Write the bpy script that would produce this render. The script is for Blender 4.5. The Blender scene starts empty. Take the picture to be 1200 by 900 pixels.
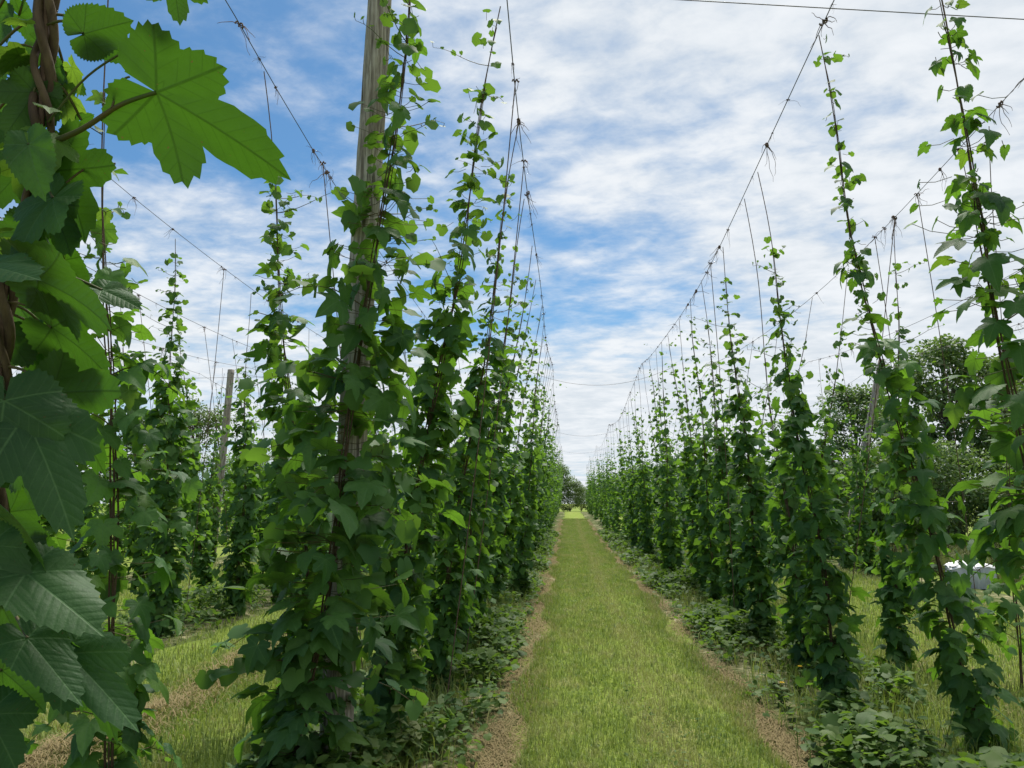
import bpy, math, random
import numpy as np
from mathutils import Vector, Matrix

S = bpy.context.scene
COL = S.collection
R = math.radians

# ------------------------------------------------------------------ camera
cam_d = bpy.data.cameras.new("camera"); cam = bpy.data.objects.new("camera", cam_d); COL.objects.link(cam)
cam_d.sensor_width = 36.0; cam_d.lens = 26.7; cam_d.clip_start = 0.05; cam_d.clip_end = 6000
cam.location = (0, 0, 1.6)
cam.rotation_euler = (R(90 + 8.94), 0, R(4.18))
S.camera = cam

# ------------------------------------------------------------------ world, sun, exposure
SUN_EL, SUN_AZ = R(64), R(6)          # azimuth measured from +Y towards +X
W = bpy.data.worlds.new("World"); S.world = W; W.use_nodes = True
S.view_settings.view_transform = 'Standard'; S.view_settings.look = 'None'
S.view_settings.exposure = 0.55; S.view_settings.gamma = 1.0
S.cycles.max_bounces = 9; S.cycles.diffuse_bounces = 6; S.cycles.glossy_bounces = 2
S.cycles.transmission_bounces = 6; S.cycles.transparent_max_bounces = 4
S.cycles.caustics_reflective = False; S.cycles.caustics_refractive = False

class NT:
    """small helper for writing node trees"""
    def __init__(self, tree):
        self.t = tree; self.n = tree.nodes; self.l = tree.links
    def node(self, typ, **kw):
        n = self.n.new(typ)
        for k, v in kw.items(): setattr(n, k, v)
        return n
    def put(self, sock, v):
        if isinstance(v, bpy.types.NodeSocket): self.l.new(v, sock)
        else: sock.default_value = v
    def m(self, op, a, b=0.0, c=0.0, clamp=False):
        n = self.node('ShaderNodeMath', operation=op, use_clamp=clamp)
        self.put(n.inputs[0], a); self.put(n.inputs[1], b); self.put(n.inputs[2], c)
        return n.outputs[0]
    def ss(self, x, lo, hi, a=0.0, b=1.0):
        n = self.node('ShaderNodeMapRange', interpolation_type='SMOOTHSTEP')
        self.put(n.inputs[0], x); n.inputs[1].default_value = lo; n.inputs[2].default_value = hi
        n.inputs[3].default_value = a; n.inputs[4].default_value = b
        return n.outputs[0]
    def mix(self, f, a, b, blend='MIX'):
        n = self.node('ShaderNodeMix', data_type='RGBA', blend_type=blend)
        self.put(n.inputs[0], f)
        for s, v in ((n.inputs[6], a), (n.inputs[7], b)):
            if isinstance(v, (tuple, list)): v = (*v[:3], 1.0)
            self.put(s, v)
        return n.outputs[2]
    def noise(self, vec, scale, detail=4, rough=0.5, dist=0.0):
        n = self.node('ShaderNodeTexNoise')
        if vec is not None: self.l.new(vec, n.inputs['Vector'])
        n.inputs['Scale'].default_value = scale; n.inputs['Detail'].default_value = detail
        n.inputs['Roughness'].default_value = rough; n.inputs['Distortion'].default_value = dist
        return n.outputs['Fac']
    def mapping(self, vec, scale=(1, 1, 1), loc=(0, 0, 0), rot=(0, 0, 0)):
        n = self.node('ShaderNodeMapping'); self.l.new(vec, n.inputs[0])
        n.inputs['Scale'].default_value = scale; n.inputs['Location'].default_value = loc; n.inputs['Rotation'].default_value = rot
        return n.outputs[0]

def build_world():
    t = NT(W.node_tree); t.n.clear()
    out = t.node('ShaderNodeOutputWorld'); bg = t.node('ShaderNodeBackground')
    t.l.new(bg.outputs[0], out.inputs[0]); bg.inputs[1].default_value = 0.072
    sky = t.node('ShaderNodeTexSky', sky_type='NISHITA')
    sky.sun_disc = False; sky.sun_elevation = SUN_EL; sky.sun_rotation = SUN_AZ
    sky.air_density = 1.0; sky.dust_density = 0.6; sky.ozone_density = 2.0
    tc = t.node('ShaderNodeTexCoord'); sep = t.node('ShaderNodeSeparateXYZ'); t.l.new(tc.outputs['Generated'], sep.inputs[0])
    x, y, z = sep.outputs
    den = t.m('ADD', t.m('MAXIMUM', z, 0.0), 0.10)
    cmb = t.node('ShaderNodeCombineXYZ'); t.l.new(t.m('DIVIDE', x, den), cmb.inputs[0]); t.l.new(t.m('DIVIDE', y, den), cmb.inputs[1])
    P = cmb.outputs[0]
    # two cloud decks: broad banks, and the fine mottled streaks inside them
    big = t.noise(t.mapping(P, (0.55, 0.70, 1), (CLX, CLY, 0), (0, 0, R(20))), 1.0, 3, 0.5, 0.2)
    mid = t.noise(t.mapping(P, (2.3, 2.6, 1), (2.7, 5.1, 0), (0, 0, R(24))), 1.2, 6, 0.58, 0.15)
    fine = t.noise(t.mapping(P, (6.6, 8.2, 1), (1.3, 0.4, 0), (0, 0, R(28))), 1.3, 6, 0.60, 0.25)
    # the bank lies more to the east (+x) than to the west and closes up towards the horizon
    side = t.m('MULTIPLY', x, 0.26)
    hor = t.ss(z, 0.0, 0.45, 0.16, 0.0)
    c = t.m('ADD', t.m('MULTIPLY', big, 0.78), t.m('MULTIPLY', mid, 0.48))
    c = t.m('ADD', c, t.m('MULTIPLY', fine, 0.25))
    c = t.m('ADD', t.m('ADD', c, side), hor)
    cover = t.ss(c, 0.555, 0.86)
    shade = t.ss(t.m('ADD', t.m('MULTIPLY', mid, 0.7), t.m('MULTIPLY', fine, 0.5)), 0.42, 0.78)
    cloud = t.mix(shade, (6.7, 7.3, 7.9), (8.6, 8.9, 9.2))
    skyc = t.mix(1.0, sky.outputs[0], (SKYT[0], SKYT[1], SKYT[2]), 'MULTIPLY')
    pale = t.mix(t.ss(z, 0.0, 0.28, 0.75, 0.0), skyc, (5.4, 7.0, 8.8))
    t.l.new(t.mix(t.m('MULTIPLY', cover, 0.97), pale, cloud), bg.inputs[0])
CLX, CLY = 3.1, 1.7
SKYT = (0.60, 0.94, 1.10)
build_world()
sun_d = bpy.data.lights.new("sun", 'SUN'); sun_d.energy = 4.2; sun_d.angle = R(22); sun_d.color = (1.0, 0.95, 0.86)
sun = bpy.data.objects.new("sun", sun_d); COL.objects.link(sun)
sdir = Vector((math.sin(SUN_AZ) * math.cos(SUN_EL), math.cos(SUN_AZ) * math.cos(SUN_EL), math.sin(SUN_EL)))
sun.rotation_euler = sdir.to_track_quat('Z', 'Y').to_euler(); sun.location = (0, 0, 30)

# ------------------------------------------------------------------ materials
def material(name):
    m = bpy.data.materials.new(name); m.use_nodes = True
    t = NT(m.node_tree); t.n.clear()
    out = t.node('ShaderNodeOutputMaterial')
    return m, t, out
def principled(t, col, rough=0.7, spec=0.3):
    b = t.node('ShaderNodeBsdfPrincipled'); t.put(b.inputs['Base Color'], (*col, 1) if isinstance(col, tuple) else col)
    t.put(b.inputs['Roughness'], rough); b.inputs['Specular IOR Level'].default_value = spec
    return b
def rnd_value(t):
    oi = t.node('ShaderNodeObjectInfo'); g = t.node('ShaderNodeNewGeometry')
    return t.m('FRACT', t.m('ADD', oi.outputs['Random'], g.outputs['Random Per Island']))
def leaf_material(name, dark, light, trans, under=(0.07, 0.125, 0.045), veins=False, rough=0.56, tw=0.42, spec=0.25, patchy=None):
    m, t, out = material(name)
    r = rnd_value(t); g = t.node('ShaderNodeNewGeometry')
    col = t.mix(r, dark, light)
    unc = t.mix(r, tuple(c * .8 for c in under), under)
    trc = t.mix(r, tuple(c * .7 for c in trans), trans)
    h = None
    if patchy:
        P = g.outputs['Position']; dk = t.ss(t.noise(t.mapping(P, (1.3, .6, 1), (7, 3, 0)), 1.3, 4, .6), .42, .62, 0, .35); col = t.mix(dk, col, tuple(c * .55 for c in light)); trc = t.mix(dk, trc, tuple(c * .6 for c in trans))
        f = t.m('ADD', t.m('MULTIPLY', t.noise(t.mapping(P, (1.7, .42, 1)), 1.6, 4, .6), .55), t.m('MULTIPLY', t.noise(P, 5.0, 3, .6), .45))
        f = t.ss(f, .46, .62); sx = t.node('ShaderNodeSeparateXYZ'); t.l.new(P, sx.inputs[0]); w = t.m('ADD', sx.outputs[0], t.m('MULTIPLY', t.noise(P, .5, 2), .5))
        trk = t.m('MULTIPLY', t.ss(t.m('ABSOLUTE', t.m('SUBTRACT', w, .92)), .05, .26, 1.0, 0.0), t.ss(t.noise(t.mapping(P, (2.5, .5, 1)), 2.2, 4, .6), .30, .52)); f = t.m('MAXIMUM', f, t.m('MULTIPLY', trk, .9))
        col = t.mix(t.m('MULTIPLY', f, .75), col, patchy); unc = t.mix(t.m('MULTIPLY', f, .75), unc, patchy); trc = t.mix(t.m('MULTIPLY', f, .6), trc, patchy)
    if veins:
        uv = t.node('ShaderNodeUVMap'); s = t.node('ShaderNodeSeparateXYZ'); t.l.new(uv.outputs[0], s.inputs[0])
        u = t.m('ABSOLUTE', s.outputs[0]); v = s.outputs[1]
        a = t.m('ARCTAN2', u, v)
        k = t.m('MINIMUM', t.m('ROUND', t.m('DIVIDE', a, 0.95)), 2.0)
        b = t.m('SUBTRACT', a, t.m('MULTIPLY', k, 0.95))
        rr = t.m('SQRT', t.m('ADD', t.m('MULTIPLY', u, u), t.m('MULTIPLY', v, v)))
        tt = t.m('MULTIPLY', rr, t.m('COSINE', b)); dd = t.m('ABSOLUTE', t.m('MULTIPLY', rr, t.m('SINE', b)))
        main = t.ss(dd, 0.004, 0.016, 1.0, 0.0)
        q = t.m('ABSOLUTE', t.m('SUBTRACT', t.m('FRACT', t.m('MULTIPLY', t.m('SUBTRACT', tt, t.m('MULTIPLY', dd, 0.85)), 9.0)), 0.5))
        sec = t.m('MULTIPLY', t.m('MULTIPLY', t.ss(q, 0.0, 0.09, 1.0, 0.0), t.ss(dd, .0, .3, 1.0, .45)), 0.50)
        vein = t.m('MAXIMUM', main, sec)
        blot = t.noise(uv.outputs[0], 7.0, 3, 0.6)
        col = t.mix(t.m('MULTIPLY', vein, 0.60), col, tuple(min(1, c * 1.7 + .02) for c in light))
        col = t.mix(t.ss(blot, 0.45, 0.75, 0.0, 0.35), col, tuple(c * .7 for c in dark))
        unc = t.mix(t.m('MULTIPLY', vein, 0.35), unc, (0.035, 0.075, 0.02))
        trc = t.mix(t.m('MULTIPLY', vein, 0.75), trc, tuple(c * .30 for c in trans))
        trc = t.mix(t.ss(blot, 0.4, 0.7, 0.0, 0.4), trc, tuple(c * .6 for c in trans))
        spot = t.ss(t.noise(uv.outputs[0], 23.0, 2, .5), .715, .745); col = t.mix(spot, col, (.10, .075, .03)); unc = t.mix(spot, unc, (.10, .08, .03)); trc = t.mix(spot, trc, (.10, .07, .02))
        puff = t.m('ADD', t.ss(q, 0.0, 0.35), t.m('MULTIPLY', t.noise(uv.outputs[0], 18.0, 4, .65), 2.6))
        h = t.m('SUBTRACT', t.m('MULTIPLY', puff, 0.5), t.m('MULTIPLY', main, 0.6))
    both = t.mix(g.outputs['Backfacing'], col, unc)
    p = principled(t, both, rough, spec)
    tr = t.node('ShaderNodeBsdfTranslucent'); t.put(tr.inputs[0], trc)
    if h is not None:
        bp = t.node('ShaderNodeBump'); bp.inputs['Strength'].default_value = 0.34; bp.inputs['Distance'].default_value = 0.002
        t.l.new(h, bp.inputs['Height']); t.l.new(bp.outputs[0], p.inputs['Normal'])
    mx = t.node('ShaderNodeMixShader'); mx.inputs[0].default_value = tw
    t.l.new(p.outputs[0], mx.inputs[1]); t.l.new(tr.outputs[0], mx.inputs[2]); t.l.new(mx.outputs[0], out.inputs[0])
    return m

M = {}
M['leaf'] = leaf_material('hop_leaf', (0.026, 0.080, 0.030), (0.078, 0.170, 0.042), (0.17, 0.38, 0.024), veins=True)
M['hero'] = leaf_material('large_hop_leaf', (0.026, 0.076, 0.028), (0.055, 0.125, 0.036), (0.070, 0.195, 0.010), under=(0.045, 0.095, 0.028), veins=True)
M['young'] = leaf_material('young_hop_leaf', (0.050, 0.120, 0.022), (0.085, 0.165, 0.030), (0.24, 0.44, 0.03), veins=True)
M['leaf_far'] = leaf_material('hop_foliage', (0.034, 0.096, 0.030), (0.082, 0.172, 0.040), (0.19, 0.38, 0.03))
M['weed'] = leaf_material('weed_leaf', (0.040, 0.100, 0.022), (0.11, 0.175, 0.040), (0.18, 0.32, 0.03))
M['tree'] = leaf_material('tree_leaf', (0.060, 0.120, 0.042), (0.13, 0.205, 0.070), (0.21, 0.35, 0.06), rough=0.5, tw=0.34)
M['willow'] = leaf_material('pale_tree_leaf', (0.055, 0.105, 0.026), (0.105, 0.160, 0.045), (0.20, 0.32, 0.05), rough=0.5, tw=0.3)
M['grass'] = leaf_material('grass_blade', (0.175, 0.275, 0.036), (0.38, 0.45, 0.120), (0.30, 0.40, 0.06), under=(0.16, 0.23, 0.05), rough=0.55, tw=0.28, spec=0.2, patchy=(0.34, 0.32, 0.13))
M['tall_grass'] = leaf_material('tall_grass_blade', (0.085, 0.125, 0.030), (0.19, 0.19, 0.075), (0.20, 0.26, 0.06), under=(0.14, 0.16, 0.06), rough=0.6, tw=0.25, spec=0.2)
M['straw'] = leaf_material('dry_clipping', (0.38, 0.345, 0.175), (0.70, 0.645, 0.40), (0.30, 0.24, 0.10), under=(0.25, 0.2, 0.1), rough=0.8, tw=0.15, spec=0.1)

def simple_mat(name, c1, c2, scale=20, stretch=(1, 1, 1), rough=0.8, bump=0.0, spec=0.2, detail=5):
    m, t, out = material(name)
    tc = t.node('ShaderNodeTexCoord')
    n = t.noise(t.mapping(tc.outputs['Object'], stretch), scale, detail, 0.62)
    p = principled(t, t.mix(t.ss(n, 0.32, 0.68), c1, c2), rough, spec)
    if bump:
        bp = t.node('ShaderNodeBump'); bp.inputs['Strength'].default_value = bump; bp.inputs['Distance'].default_value = 0.01
        t.l.new(n, bp.inputs['Height']); t.l.new(bp.outputs[0], p.inputs['Normal'])
    t.l.new(p.outputs[0], out.inputs[0]); return m
M['bine'] = simple_mat('bine_bark', (0.050, 0.032, 0.024), (0.105, 0.075, 0.045), 60, (1, 1, .3), 0.75, 0.4)
M['stalk'] = simple_mat('leaf_stalk', (0.060, 0.085, 0.025), (0.10, 0.07, 0.035), 8, (1, 1, 1), 0.6)
M['twine'] = simple_mat('coir_twine', (0.085, 0.055, 0.042), (0.15, 0.10, 0.075), 90, (1, 1, 1), 0.95)
M['drytwine'] = simple_mat('dry_old_twine', (0.085, 0.055, 0.050), (0.19, 0.135, 0.115), 90, (1, 1, 1), 0.95)
M['wire'] = simple_mat('steel_wire', (0.045, 0.045, 0.05), (0.09, 0.085, 0.085), 30, (1, 1, 1), 0.55, 0, 0.5)
M['bark'] = simple_mat('tree_bark', (0.06, 0.05, 0.04), (0.14, 0.12, 0.10), 14, (1, 1, .3), 0.9, 0.5)
def wood():
    m, t, out = material('weathered_wood')
    tc = t.node('ShaderNodeTexCoord')
    grain = t.noise(t.mapping(tc.outputs['Object'], (14, 14, 0.9)), 4.0, 7, 0.65, 0.4)
    crack = t.noise(t.mapping(tc.outputs['Object'], (26, 26, 0.55)), 3.0, 5, 0.7, 0.2)
    blot = t.noise(tc.outputs['Object'], 2.2, 4, 0.6)
    c = t.mix(t.ss(grain, 0.35, 0.66), (0.15, 0.13, 0.115), (0.48, 0.44, 0.40))
    c = t.mix(t.ss(blot, 0.42, 0.7, 0, .5), c, (0.21, 0.17, 0.135))
    c = t.mix(t.ss(crack, 0.60, 0.67), c, (0.025, 0.020, 0.017))
    p = principled(t, c, 0.88, 0.15)
    bp = t.node('ShaderNodeBump'); bp.inputs['Strength'].default_value = 0.9; bp.inputs['Distance'].default_value = 0.012
    t.l.new(t.m('SUBTRACT', grain, t.ss(crack, 0.60, 0.67)), bp.inputs['Height']); t.l.new(bp.outputs[0], p.inputs['Normal'])
    t.l.new(p.outputs[0], out.inputs[0]); return m
M['wood'] = wood()
def ground_mat(name, greens, straws, s_lo, s_hi, scale):
    m, t, out = material(name)
    g = t.node('ShaderNodeNewGeometry'); P = g.outputs['Position']
    n1 = t.noise(P, scale, 6, 0.65); n2 = t.noise(t.mapping(P, (1.6, .5, 1)), 1.1, 4, 0.6); n3 = t.noise(P, 42, 4, 0.7)
    gr = t.mix(t.ss(n3, 0.3, 0.7), greens[0], greens[1])
    st = t.mix(t.ss(n3, 0.35, 0.65), straws[0], straws[1])
    f = t.m('ADD', t.m('MULTIPLY', n1, 0.5), t.m('MULTIPLY', n2, 0.5))
    p = principled(t, t.mix(t.ss(f, s_lo, s_hi), gr, st), 0.95, 0.1)
    bp = t.node('ShaderNodeBump'); bp.inputs['Strength'].default_value = 0.8; bp.inputs['Distance'].default_value = 0.03
    t.l.new(t.m('ADD', n3, n1), bp.inputs['Height']); t.l.new(bp.outputs[0], p.inputs['Normal'])
    t.l.new(p.outputs[0], out.inputs[0]); return m
M['ground'] = ground_mat('meadow', ((0.13, 0.195, 0.030), (0.21, 0.26, 0.055)), ((0.22, 0.21, 0.08), (0.31, 0.28, 0.13)), 0.54, 0.68, 3.0)
M['path'] = ground_mat('mown_grass', ((0.14, 0.21, 0.028), (0.23, 0.28, 0.06)), ((0.24, 0.24, 0.085), (0.34, 0.31, 0.135)), 0.50, 0.66, 2.2)
M['bed'] = ground_mat('row_soil_with_dry_litter', ((0.05, 0.075, 0.02), (0.10, 0.125, 0.035)), ((0.27, 0.24, 0.14), (0.46, 0.41, 0.26)), 0.47, 0.66, 5.0)

# ------------------------------------------------------------------ helpers
def gz(x, y):
    a = min(1.0, max(0.0, (y - 30) / 55.0)); return 0.65 * a * a * (3 - 2 * a)
def gzv(y):
    a = np.clip((y - 30) / 55.0, 0, 1); return 0.65 * a * a * (3 - 2 * a)
def np_mesh(name, V, F, mats, uv=None, mi=None, smooth=True):
    V = np.asarray(V, dtype=np.float32); F = np.asarray(F, dtype=np.int32)
    me = bpy.data.meshes.new(name); k = F.shape[1]
    me.vertices.add(len(V)); me.vertices.foreach_set('co', V.ravel())
    me.loops.add(F.size); me.loops.foreach_set('vertex_index', F.ravel())
    me.polygons.add(len(F)); me.polygons.foreach_set('loop_start', np.arange(0, F.size, k, dtype=np.int32))
    if mi is not None: me.polygons.foreach_set('material_index', np.asarray(mi, dtype=np.int32))
    if smooth: me.polygons.foreach_set('use_smooth', np.ones(len(F), dtype=bool))
    if uv is not None:
        l = me.uv_layers.new(name='UVMap'); l.data.foreach_set('uv', np.asarray(uv, dtype=np.float32)[F.ravel()].ravel())
    for m in (mats if isinstance(mats, (list, tuple)) else [mats]): me.materials.append(m)
    me.update(calc_edges=True); me.validate(); return me
def obj(name, me, parent=None, loc=(0, 0, 0)):
    o = bpy.data.objects.new(name, me); COL.objects.link(o); o.location = loc
    if parent is not None: o.parent = parent
    return o
def tag(o, label=None, cat=None, group=None, kind=None):
    if label: o['label'] = label
    if cat: o['category'] = cat
    if group: o['group'] = group
    if kind: o['kind'] = kind
    return o
def empty(name, loc, label, cat, group=None):
    o = bpy.data.objects.new(name, None); COL.objects.link(o); o.location = loc; o.empty_display_size = 0.1
    return tag(o, label, cat, group)
class Geo:
    """collects triangles"""
    def __init__(s): s.V = []; s.F = []; s.n = 0
    def add(s, V, F):
        V = np.asarray(V, float); F = np.asarray(F, int); s.V.append(V); s.F.append(F + s.n); s.n += len(V)
    def tube(s, pts, rad, k=5, cap=False):
        P = np.asarray(pts, float); n = len(P)
        r = np.full(n, rad) if np.isscalar(rad) else np.asarray(rad, float)
        T = np.gradient(P, axis=0); T /= np.linalg.norm(T, axis=1)[:, None] + 1e-9
        ref = np.where(np.abs(T[:, 2:3]) > 0.9, np.array([[1.0, 0, 0]]), np.array([[0, 0, 1.0]]))
        A = np.cross(T, ref); A /= np.linalg.norm(A, axis=1)[:, None] + 1e-9; B = np.cross(T, A)
        for i in range(1, n):                       # keep frames from twisting
            A[i] = A[i - 1] - T[i] * A[i - 1].dot(T[i]); A[i] /= np.linalg.norm(A[i]) + 1e-9; B[i] = np.cross(T[i], A[i])
        th = np.arange(k) * 2 * math.pi / k
        V = P[:, None] + r[:, None, None] * (np.cos(th)[None, :, None] * A[:, None] + np.sin(th)[None, :, None] * B[:, None])
        i = np.arange(n - 1)[:, None] * k; j = np.arange(k)[None]; j2 = (j + 1) % k
        a = i + j; b = i + j2; c = i + k + j2; d = i + k + j
        F = np.concatenate([np.stack([a, b, c], -1).reshape(-1, 3), np.stack([a, c, d], -1).reshape(-1, 3)])
        V = V.reshape(-1, 3)
        if cap:
            V = np.vstack([V, P[0], P[-1]]); m = n * k
            F = np.vstack([F, [[m, (q + 1) % k, q] for q in range(k)], [[m + 1, (n - 1) * k + q, (n - 1) * k + (q + 1) % k] for q in range(k)]])
        s.add(V, F)
    def mesh(s, name, mat, smooth=True):
        return np_mesh(name, np.vstack(s.V), np.vstack(s.F), mat, smooth=smooth)

# ------------------------------------------------------------------ leaf shapes
def leaf_shape(N, rings, kind, wid, seed, tooth=0.05, curl=1.0):
    """outline in polar form round the petiole point, tip along +Y, upper side +Z; length 1"""
    rg = np.random.default_rng(seed)
    th = np.linspace(-math.pi * 0.965, math.pi * 0.965, N)
    ax = [(0, 1.0), (.95, .82), (-.95, .82), (1.9, .58), (-1.9, .58)] if kind == 0 else [(0, 1.0), (.95, .70), (-.95, .70), (1.9, .52), (-1.9, .52)]
    r0 = 0.36 if kind == 0 else 0.50; r = np.full(N, r0)
    if kind == 3: ax = [(0, 1.0), (.95, .60), (-.95, .66), (1.9, .50), (-1.9, .54)]; r0 = .38; r = np.full(N, r0)
    if kind == 2:
        r = 0.40 + 0.60 * np.exp(-np.abs(th / .55) ** 1.25) ; r *= 1 - .25 * np.clip((np.abs(th) - 2.5) / .6, 0, 1)
    else:
        for a, L in ax:
            L *= rg.uniform(.90, 1.06) if a else 1
            q = np.clip(np.abs(th - a) / .52, 0, 1)
            r = np.maximum(r, r0 + (L - r0) * (.42 * (1 - q) + .58 * (1 - q ** 2.6)))
        r *= 1 - .45 * np.clip((np.abs(th) - 2.55) / .5, 0, 1)
    if tooth:
        ph = np.arange(N) % 3
        r = r * (1 + tooth * np.where(ph == 0, 1, np.where(ph == 1, .1, -.55)) * (.6 + .4 * rg.random(N)))
        r[[0, -1]] = np.minimum(r[[0, -1]], .3)
    V = [(0, 0, 0)]
    for q in range(1, rings + 1):
        t = q / rings
        for i in range(N): V.append((t * r[i] * math.sin(th[i]) * wid, t * r[i] * math.cos(th[i]), 0))
    V = np.array(V); x, y = V[:, 0], V[:, 1]
    rad = np.hypot(x, y); al = np.arctan2(x, y)
    k = rg.uniform(.7, 1.3, 4) * curl; ph = rg.uniform(0, 6.28, 3)
    z = -0.30 * k[0] * np.where(y > 0, y * y, .4 * y * y) + 0.16 * k[1] * np.abs(x) - 0.34 * k[2] * x * x
    z += 0.075 * k[3] * np.sin(3 * al + ph[0]) * rad ** 1.5 + 0.07 * np.sin(5 * al + ph[1]) * rad ** 2
    if rings > 2: z += 0.045 * rad * (1 - np.cos(2 * math.pi * al / .95)) * .5
    x2 = x + .06 * np.sin(ph[2]) * y * y
    V = np.stack([x2, y, z], 1); uv = np.stack([x / wid, y], 1)
    F = [(0, 1 + i + 1, 1 + i) for i in range(N - 1)]
    for q in range(1, rings):
        a = 1 + (q - 1) * N; b = a + N
        for i in range(N - 1): F += [(a + i, a + i + 1, b + i + 1), (a + i, b + i + 1, b + i)]
    return V, np.array(F), uv
LOD = {}
HERO = {}
for kd in (0, 1, 2, 3):
    HERO[kd] = [np_mesh('hop_leaf', *leaf_shape(121, 5, kd, w, 40 + kd * 7 + j, .06, 0.85)[:2], M['hero'], uv=leaf_shape(121, 5, kd, w, 40 + kd * 7 + j, .06, 0.85)[2]) for j, w in enumerate((1.0, 1.12))]
LEAF, YOUNG = {}, {}
for kd in (0, 1, 2):
    LEAF[kd] = []; YOUNG[kd] = []
    for j in range(4):
        V, F, uv = leaf_shape(43, 2, kd, (1.0, 1.1, .92, 1.05)[j], 90 + kd * 9 + j, .085, 1.35)
        LEAF[kd].append(np_mesh('leaf', V, F, M['leaf'], uv=uv)); YOUNG[kd].append(np_mesh('leaf', V, F, M['young'], uv=uv))
MID = [leaf_shape(14, 1, k, 1.05, 200 + k + 3 * j, 0, 1.1) for j in range(3) for k in (0, 1)]
LOW = [leaf_shape(6, 1, 1, 1.15, 300 + j, 0, 1.2) for j in range(3)]
OVAL = []
for j in range(3):
    V = np.array([(0, 0, 0), (.24, .35, .05), (-.24, .35, .05), (.2, .7, .02), (-.2, .7, .02), (0, 1, -.12), (0, .4, -.03)])
    OVAL.append((V, np.array([(0, 1, 6), (0, 6, 2), (6, 1, 3), (6, 4, 2), (6, 3, 5), (6, 5, 4)]), V[:, :2]))

def frames(tip, nrm):
    """stack of 3x3 frames from tip directions and rough normals"""
    Y = tip / (np.linalg.norm(tip, axis=1)[:, None] + 1e-9)
    Z = nrm - Y * (nrm * Y).sum(1)[:, None]; Z /= np.linalg.norm(Z, axis=1)[:, None] + 1e-9
    X = np.cross(Y, Z); return np.stack([X, Y, Z], -1)
def scatter(shapes, pos, tip, nrm, size, rg, wid=None):
    """copies of the shapes merged into one vertex / face list"""
    A = frames(tip, nrm) * size[:, None, None]
    if wid is not None: A[:, :, 0] *= wid[:, None]
    pick = rg.integers(0, len(shapes), len(pos)); VV = []; FF = []; UU = []; n = 0
    for s, (V, F, uv) in enumerate(shapes):
        ix = np.where(pick == s)[0]
        if not len(ix): continue
        P = np.einsum('kij,vj->kvi', A[ix], V) + pos[ix][:, None]
        VV.append(P.reshape(-1, 3)); FF.append((F[None] + (np.arange(len(ix)) * len(V))[:, None, None]).reshape(-1, 3) + n)
        UU.append(np.tile(uv, (len(ix), 1))); n += P.shape[0] * P.shape[1]
    return np.vstack(VV), np.vstack(FF), np.vstack(UU)

# ------------------------------------------------------------------ ground
def build_ground():
    ys = np.concatenate([np.linspace(-40, -2, 8), np.linspace(0, 90, 91), np.geomspace(95, 2500, 24)])
    xs = np.concatenate([-np.geomspace(2500, 42, 16), np.linspace(-40, 40, 61), np.geomspace(42, 2500, 16)])
    X, Y = np.meshgrid(xs, ys); Z = gzv(Y)
    near = (np.abs(X) < 41) & (Y < 91) & (Y > -3)
    rg = np.random.default_rng(1); Z = Z + np.where(near, rg.normal(0, .012, X.shape), 0) - 0.02
    n = len(xs); i = np.arange(len(ys) - 1)[:, None] * n + np.arange(n - 1)[None]; i = i.ravel()
    F = np.concatenate([np.stack([i, i + 1, i + n + 1], 1), np.stack([i, i + n + 1, i + n], 1)])
    tag(obj('ground', np_mesh('ground', np.stack([X, Y, Z], -1).reshape(-1, 3), F, M['ground'])), kind='structure')
def strip(name, x0, x1, y0, y1, dz, mat, seed, ragged=0.12, step=0.25):
    """a ground sheet along the rows with ragged edges"""
    rg = np.random.default_rng(seed); n = int((y1 - y0) / step) + 1; ys = np.linspace(y0, y1, n); K = 9
    def rag():
        a = np.convolve(rg.normal(0, 1, n + 6), np.ones(4) / 4, 'same')[3:-3]; return a * ragged + rg.normal(0, ragged * .4, n)
    e0, e1 = x0 + rag(), x1 + rag(); f = np.linspace(0, 1, K)
    X = e0[:, None] * (1 - f) + e1[:, None] * f; Y = np.repeat(ys[:, None], K, 1)
    Z = gzv(Y) + dz + rg.normal(0, .003, X.shape); Z[:, 0] = gzv(ys) - .05; Z[:, -1] = gzv(ys) - .05
    i = (np.arange(n - 1)[:, None] * K + np.arange(K - 1)[None]).ravel()
    F = np.concatenate([np.stack([i, i + 1, i + K + 1], 1), np.stack([i, i + K + 1, i + K], 1)])
    return tag(obj(name, np_mesh(name, np.stack([X, Y, Z], -1).reshape(-1, 3), F, mat)), kind='structure')
build_ground()
strip('grass_path', -0.36, 1.34, -3, 86, 0.030, M['path'], 5, 0.13)
for k, (a, b) in enumerate(((-2.05, -0.30), (1.28, 2.75), (-6.3, -4.4), (6.4, 7.9), (-10.6, -8.8))):
    strip('row_bed', a, b, -3, 86, 0.018, M['bed'], 11 + k, 0.16)

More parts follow.
